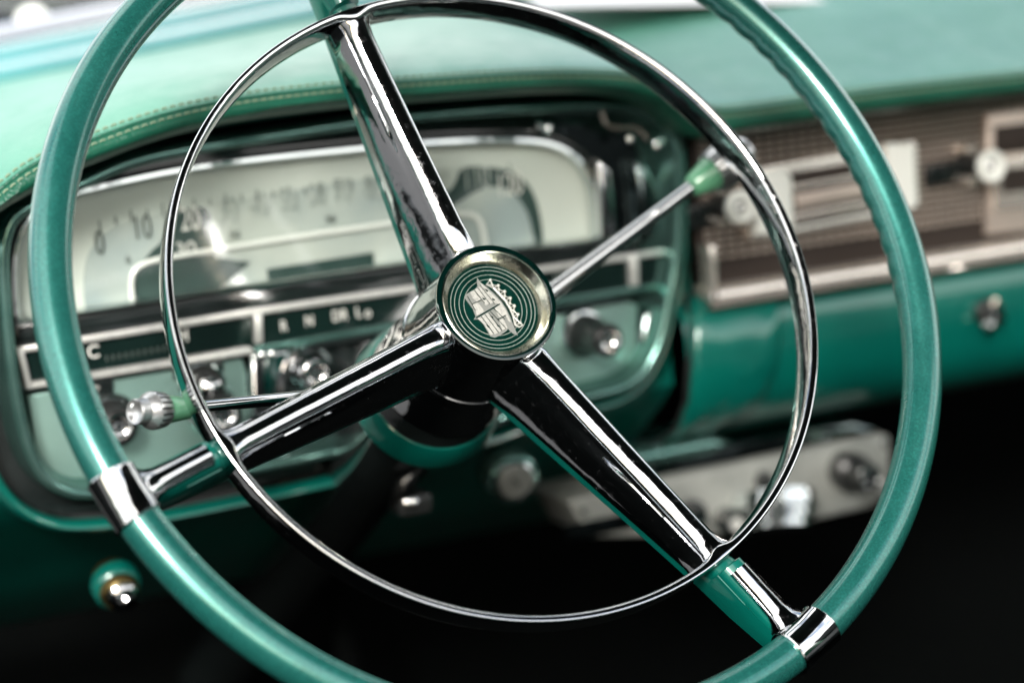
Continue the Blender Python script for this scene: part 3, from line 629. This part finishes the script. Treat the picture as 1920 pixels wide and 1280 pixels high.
# moulding line of the rim on its face
b = NB(); tube(b, [Vector(((R0 - TR * .80) * cos(2 * pi * i / 360), (R0 - TR * .80) * sin(2 * pi * i / 360), TR * .60)) for i in range(360)], .00035, 6, closed=True); obj('mould_line', b, 'rim', rim, MW)
def lerp(a, c, t): return a + (c - a) * t
def spoke_section(s0, wt, wb, ht, hb, groove=.0014):
    L = [(-wb, hb), (-wb * 1.01 + .0, lerp(hb, ht, .12)), (-lerp(wb, wt, .28) - .0006, lerp(hb, ht, .30)), (-lerp(wb, wt, .60) - .0009, lerp(hb, ht, .55)), (-lerp(wb, wt, .88) - .0006, lerp(hb, ht, .76)),
         (-wt * 1.06, ht - .0058), (-wt * 1.02, ht - .0042), (-wt * .90, ht - .0026), (-wt * .70, ht - .0013), (-wt * .45, ht - .0005), (-wt * .2, ht - .0001)]
    return L + [(0, ht)] + [(-a, c) for a, c in L[::-1]]
    return [(-wb, hb), (-wb * .985 - wt * .015, hb + .002), (-(wb * .35 + wt * .65), ht - (ht - hb) * .30), (-wt * 1.04, ht - .0032), (-wt * .98, ht - .0014), (-wt * .84, ht - .0003), (-wt * .68, ht), (-wt * .35, ht - groove * .8), (0, ht - groove),
            (wt * .35, ht - groove * .8), (wt * .68, ht), (wt * .84, ht - .0003), (wt * .98, ht - .0014), (wt * 1.04, ht - .0032), (wb * .35 + wt * .65, ht - (ht - hb) * .30), (wb * .985 + wt * .015, hb + .002), (wb, hb)]
def loft_spoke(b, ang, stations):
    u = Vector((cos(ang), sin(ang), 0)); v = Vector((-sin(ang), cos(ang), 0)); rows = []
    for r, wt, wb, ht, hb in stations:
        rows.append([u * r + v * s + Vector((0, 0, h)) for s, h in spoke_section(0, wt, wb, ht, hb)])
    V = grid(b, rows, closed_v=True); b.faces.new(V[0]); b.faces.new(V[-1])
def lerp(a, c, t): return a + (c - a) * t
# painted inner spokes, under the chrome
for nm in ('up', 'left', 'right'):
    b = NB(); loft_spoke(b, ANG[nm], [(.022, .0085, .0125, -.036, -.070), (.06, .0080, .0115, -.034, -.060), (.12, .0072, .0100, -.024, -.043), (.158, .0066, .0085, -.0145, -.034), (.166, .0066, .0086, -.0105, -.031), (.1665, .0068, .0086, -.0055, -.031), (.185, .0068, .0084, -.0035, -.027), (.2075, .0066, .0080, -.001, -.020)])
    sp = obj('spoke', b, 'rimteal' if 0 else 'teal', sw, MW, smooth=40)
    b = NB(); st_ = [(.170, .0049, .0036, -.0014, -.0112), (.185, .0049, .0036, -.0002, -.0100), (.196, .0052, .0040, .0010, -.0090), (.2010, .0064, .0066, .0022, -.008), (.2045, .0085, .0087, .0046, -.0065)]
    loft_spoke(b, ANG[nm], st_); obj('outer_strip', b, 'chrome', sp, MW, smooth=40)
    # collar clamped round the rim
    b = NB(); rows = []; half = .0118
    for s, rr in ((-half, TR + .0001), (-half, TR + .0013), (-half + .0006, TR + .0017), (-half + .0016, TR + .0015), (0, TR + .0013), (half - .0016, TR + .0015), (half - .0006, TR + .0017), (half, TR + .0013), (half, TR + .0001)):
        a_ = ANG[nm] + s / R0
        rows.append([Vector(((R0 + rr * cos(f)) * cos(a_), (R0 + rr * cos(f)) * sin(a_), rr * sin(f))) for f in [2 * pi * j / 40 for j in range(40)]])
    grid(b, rows, closed_v=True); obj('collar', b, 'chrome', sp, MW, smooth=40)
# hub shell
b = NB(); lathe(b, [(-.0215, .0294), (-.030, .0298), (-.045, .0310), (-.060, .0324), (-.0675, .0330), (-.0680, .0336), (-.0690, .0337), (-.0696, .0332), (-.0700, .0322), (-.0712, .0322), (-.072, .0328), (-.090, .0335), (-.104, .0344), (-.1070, .0352), (-.1090, .0352), (-.1105, .0340), (-.112, .028)], MW, 96, cap=(False, True)); hub = obj('hub', b, 'chrome', sw, None, smooth=30)
# horn ring: deep thin band joined to three pressed chrome spokes
HR, HH = .1615, -.0066
sec = [(-.0032, -.0170), (-.0037, -.012), (-.0034, -.0040), (-.0028, -.0012), (-.0010, -.0001), (0, 0), (.0005, -.0004), (.0009, -.0018), (.0011, -.007), (.0009, -.0150), (-.0008, -.0182), (-.0028, -.0184)]
sec = cat([Vector((a, c, 0)) for a, c in sec], 3, True)
b = NB(); rows = []
for i in range(480):
    a_ = 2 * pi * i / 480
    dmin = min(abs((math.degrees(a_ - q) + 180) % 360 - 180) for q in ANG.values())
    fat = math.exp(-(dmin / 2.2) ** 2)      # the band swells where a spoke joins
    rows.append([Vector(((HR + p.x * (1 + .9 * fat * (p.x < 0))) * cos(a_), (HR + p.x * (1 + .9 * fat * (p.x < 0))) * sin(a_), HH + p.y)) for p in sec])
grid(b, rows, closed_u=True, closed_v=True); hring = obj('horn_ring', b, 'chrome', sw, MW, smooth=60)
for nm in ('up', 'left', 'right'):
    b = NB(); stt = []
    for r, wt, wb, ht, hb in ((.0275, .0080, .0150, -.0245, -.064), (.032, .0072, .0140, -.0215, -.062), (.045, .0066, .0128, -.0205, -.057), (.07, .0064, .0122, -.0180, -.050), (.10, .0062, .0115, -.0150, -.042), (.13, .0060, .0106, -.0118, -.034),
                             (.148, .0060, .0102, -.0100, -.029), (.1545, .0066, .0105, -.0086, -.0265), (.1585, .0085, .0120, -.0072, -.024), (.1600, .0090, .0120, -.0072, -.0225)):
        stt.append((r, wt, wb, ht, hb))
    loft_spoke(b, ANG[nm], stt); obj('horn_spoke', b, 'chrome_wavy', hring, MW, smooth=50)
# horn button with the crest
HC, RC = -.01926, .03031
b = NB(); lathe(b, [(HC - .0045, .0285), (HC - .004, .0300), (HC - .001, RC), (HC, RC - .0004)], MW, 128, cap=(False, False)); btn = obj('horn_button', b, 'chrome', hub)
b = NB(); lathe(b, [(HC, RC - .0004), (HC + .0003, RC - .0012), (HC + .0002, .0277), (HC - .0004, .0272)], MW, 128, cap=(False, False)); obj('edge_ring', b, 'ringedge', btn)
b = NB(); lathe(b, [(HC - .0004, .0272), (HC - .0002, .0268), (HC - .0012, .0262), (HC - .0036, .0240), (HC - .0056, .0229), (HC - .0068, .0226)], MW, 128, cap=(False, False)); obj('inner_cone', b, 'champ', btn)
HD = HC - .0066
b = NB(); lathe(b, [(HD, .0232), (HD + .0002, .0001)], MW, 96, cap=(False, False)); disc = obj('emblem_disc', b, 'greenglass', btn)
b = NB()
for r in (.0147, .0171, .0194, .0213): lathe(b, [(HD + .0001, r - .00013), (HD + .0003, r - .00007), (HD + .0003, r + .00007), (HD + .0001, r + .00013)], MW, 128, cap=(False, False))
obj('silver_rings', b, 'silver', disc)
# crest, traced on the disc (coordinates of a 4.74x enlargement of the photograph at 780,430)
def Z(x, y, dh=.0006): return MW @ PW(780 + x / 4.74, 430 + y / 4.74, HD + dh)
def zp(b, pts, h1=.0006, h0=.0002):
    a = [b.verts.new(Z(x, y, h1)) for x, y in pts]; c = [b.verts.new(Z(x, y, h0)) for x, y in pts]; n = len(a)
    b.faces.new(a)
    for i in range(n): b.faces.new((a[i], a[(i + 1) % n], c[(i + 1) % n], c[i]))
shield = [(545, 428), (570, 468), (640, 520), (700, 575), (760, 640), (800, 700), (835, 770), (870, 860), (905, 942), (860, 925), (818, 885), (800, 905), (740, 945), (700, 962), (660, 950), (635, 905), (600, 845), (560, 800), (512, 800), (530, 775), (505, 710), (470, 660), (432, 610), (440, 580), (480, 555), (525, 530), (548, 505), (540, 470)]
b = NB(); zp(b, shield, .0006); obj('shield', b, 'silver2', disc, smooth=0)
b = NB()   # bright quarters and bars laid over the hatched ground
Q = []
# basis: u along the shield's top (from upper left down to lower right), v across towards the lower left
for poly in (
    [(480, 560), (515, 540), (548, 590), (580, 625), (545, 645), (505, 610)],
    [(520, 537), (548, 520), (610, 600), (655, 655), (620, 675), (570, 610)],
    [(552, 516), (570, 505), (640, 590), (690, 650), (662, 662), (610, 600)],
    [(574, 498), (600, 515), (665, 580), (735, 655), (700, 662), (640, 590)],
    [(500, 668), (545, 645), (590, 700), (610, 730), (540, 765), (530, 720)],
    [(545, 790), (575, 775), (640, 855), (690, 930), (665, 940), (640, 895), (600, 840)],
    [(582, 772), (608, 755), (680, 845), (728, 918), (700, 932), (650, 860)],
    [(614, 752), (640, 740), (705, 830), (760, 900), (735, 914), (685, 845)],
    [(700, 700), (740, 672), (795, 765), (745, 790), (720, 745)],
    [(735, 810), (775, 790), (815, 875), (770, 895)],
    [(560, 462), (640, 535), (700, 592), (760, 655), (800, 720), (830, 790), (845, 830), (820, 810), (780, 740), (735, 668), (690, 625), (610, 540)]): zp(b, poly, .0009, .0005)
obj('shield_quarters', b, 'silver', disc, smooth=0)
b = NB()   # small merlettes and dividing bars in dark enamel
def zl(b, p, q, w=3.2, h=.0011):
    dx, dy = q[0] - p[0], q[1] - p[1]; l = math.hypot(dx, dy); nx, ny = -dy / l * w, dx / l * w
    zp(b, [(p[0] + nx, p[1] + ny), (q[0] + nx, q[1] + ny), (q[0] - nx, q[1] - ny), (p[0] - nx, p[1] - ny)], h, .0006)
zl(b, (535, 785), (745, 662), 6); zl(b, (498, 665), (580, 625)); zl(b, (722, 800), (800, 762)); zl(b, (455, 590), (530, 720), 2.5)
for p, q in (((518, 538), (610, 655)), ((550, 518), (655, 660)), ((572, 500), (700, 660)), ((580, 772), (690, 925)), ((612, 754), (735, 915)), ((645, 742), (765, 900)), ((660, 725), (800, 880)), ((690, 700), (790, 800))): zl(b, p, q, 2.6)
for x, y in ((605, 615), (630, 540), (690, 620), (675, 775), (643, 858), (733, 855)): zp(b, [(x - 16, y - 14), (x - 2, y - 4), (x + 8, y - 2), (x + 12, y + 10), (x, y + 12), (x - 12, y + 2)], .0011, .0006)
obj('shield_lines', b, 'greenglass', disc, smooth=0)
# coronet: seven beads on crossed straps
b = NB(); beads = [(661, 452), (731, 500), (788, 552), (838, 612), (874, 680), (906, 755), (925, 830)]
base = [(625, 490), (688, 520), (740, 575), (790, 628), (832, 698), (862, 770), (880, 850)]
for i, (x, y) in enumerate(beads):
    p = Z(x, y, .0006); bmesh.ops.create_icosphere(b, subdivisions=2, radius=.00085, matrix=Matrix.Translation(p))
for i in range(7):
    tube(b, [Z(*beads[i], .0007), Z(*base[i], .0007)], .00028, 6)
    if i < 6:
        tube(b, [Z(*beads[i], .0007), Z(*base[i + 1], .0007)], .00034, 6); tube(b, [Z(*base[i], .0007), Z(*beads[i + 1], .0007)], .00030, 6); tube(b, [Z(*base[i], .0007), Z(*base[i + 1], .0007)], .0004, 6)
        mx, my = (beads[i][0] + base[i + 1][0]) / 2, (beads[i][1] + base[i + 1][1]) / 2
        bmesh.ops.create_icosphere(b, subdivisions=2, radius=.00070, matrix=Matrix.Translation(Z((base[i][0] + beads[i + 1][0]) / 2 , (base[i][1] + beads[i + 1][1]) / 2, .0004)))
tube(b, [Z(925, 830), Z(950, 850), Z(918, 868), Z(880, 850)], .0004, 6)
obj('coronet', b, 'silver', disc)

# ================================================================ WINDSCREEN FOOT, WIPER, BONNET, PAPER
wf = thing('windscreen_frame', 'glossy light teal moulding at the foot of the windscreen', 'windscreen frame', Matrix.Translation((0, .52, .1)))
def xrun(name, prof, m, par, x0=-.40, x1=.75, slope=.095):
    b = NB(); rows = []
    for x in (x0, -.117, .1, .3, .5, x1):
        zz_ = min(zfar(x), .139); rows.append([Vector((x, y, zz_ + z)) for y, z in prof])
    grid(b, rows); return obj(name, b, m, par, smooth=60)
pr = cat([Vector((y, z, 0)) for y, z in [(.500, -.012), (.502, .003), (.510, .008), (.522, .010), (.530, .007), (.534, .006)]], 5)
xrun('inner_moulding', [(p.x, p.y) for p in pr], 'cyan', wf)
pr = cat([Vector((y, z, 0)) for y, z in [(.533, .004), (.537, .012), (.548, .018), (.562, .020), (.572, .014), (.575, .0)]], 5)
xrun('outer_moulding', [(p.x, p.y) for p in pr], 'cyan', wf)
xrun('rubber_seal', [(.574, .002), (.578, .021), (.590, .024), (.60, .02), (.602, -.01)], 'blackgloss', wf)
xrun('chrome_strip', [(.602, .005), (.605, .027), (.615, .030), (.625, .026), (.63, .0)], 'bodywhite', wf)
bo = NB(); rows = [[Vector((x, y, zfar(x) + .020 + z)) for y, z in ((.64, -.01), (.70, .005), (.9, .03), (1.3, .04), (1.9, .02))] for x in (-.9, -.6, -.3, 0, .3, .6, 1.0)]
rows = [[Vector((x, y, min(p.z, .2))) for p in [Vector((x, y, .13 + z))]][0:1] for x, y, z in ()] or [[Vector((x, y, .115 + z)) for y, z in ((.64, -.01), (.70, .0), (.9, .012), (1.3, .015), (1.9, -.03))] for x in (-.9, -.6, -.3, 0, .3, .6, 1.0)]
grid(bo, rows); tag(obj('bonnet', bo, 'bodywhite'), 'pale glossy bonnet blurred beyond the windscreen at top left', 'bonnet')
wp = thing('wiper', 'dark windscreen wiper with pale chrome arm blurred at top left', 'wiper', Matrix.Translation(D(90, 60, .66)))
b = NB(); tube(b, [D(-60, 98, .66), D(200, 45, .66), D(420, 5, .66), D(640, -30, .66)], .0045, 8); obj('blade', b, 'black', wp)
b = NB(); tube(b, [D(-60, 25, .66), D(60, 40, .66), D(150, 15, .66), D(330, -18, .66)], .006, 8); obj('arm', b, 'blackgloss', wp)
b = NB(); lathe(b, [(-.01, .012), (.004, .012), (.010, .006), (.011, .0001)], frame_at(D(62, 42, .655), (0, -.6, .8)), 24); obj('pivot_cap', b, 'whitebar', wp)
b = NB(); pz = .140
pp = [D(1015, -2, .40), D(1575, 2, .40)]
pa, pb = D(1015, 19, .33) + Vector((0, 0, .0005)), D(1572, 8, .33) + Vector((0, 0, .0005)); nx = Vector((.02, .15, .034)); print('PAPER', pa, pb)
prism(b, [pa, pb, pb + nx, pa + nx], Vector((0, 0, .0012))); tag(obj('paper_sheet', b, 'paper', smooth=0), 'white sheet of paper lying on the dash pad at the top edge', 'paper')
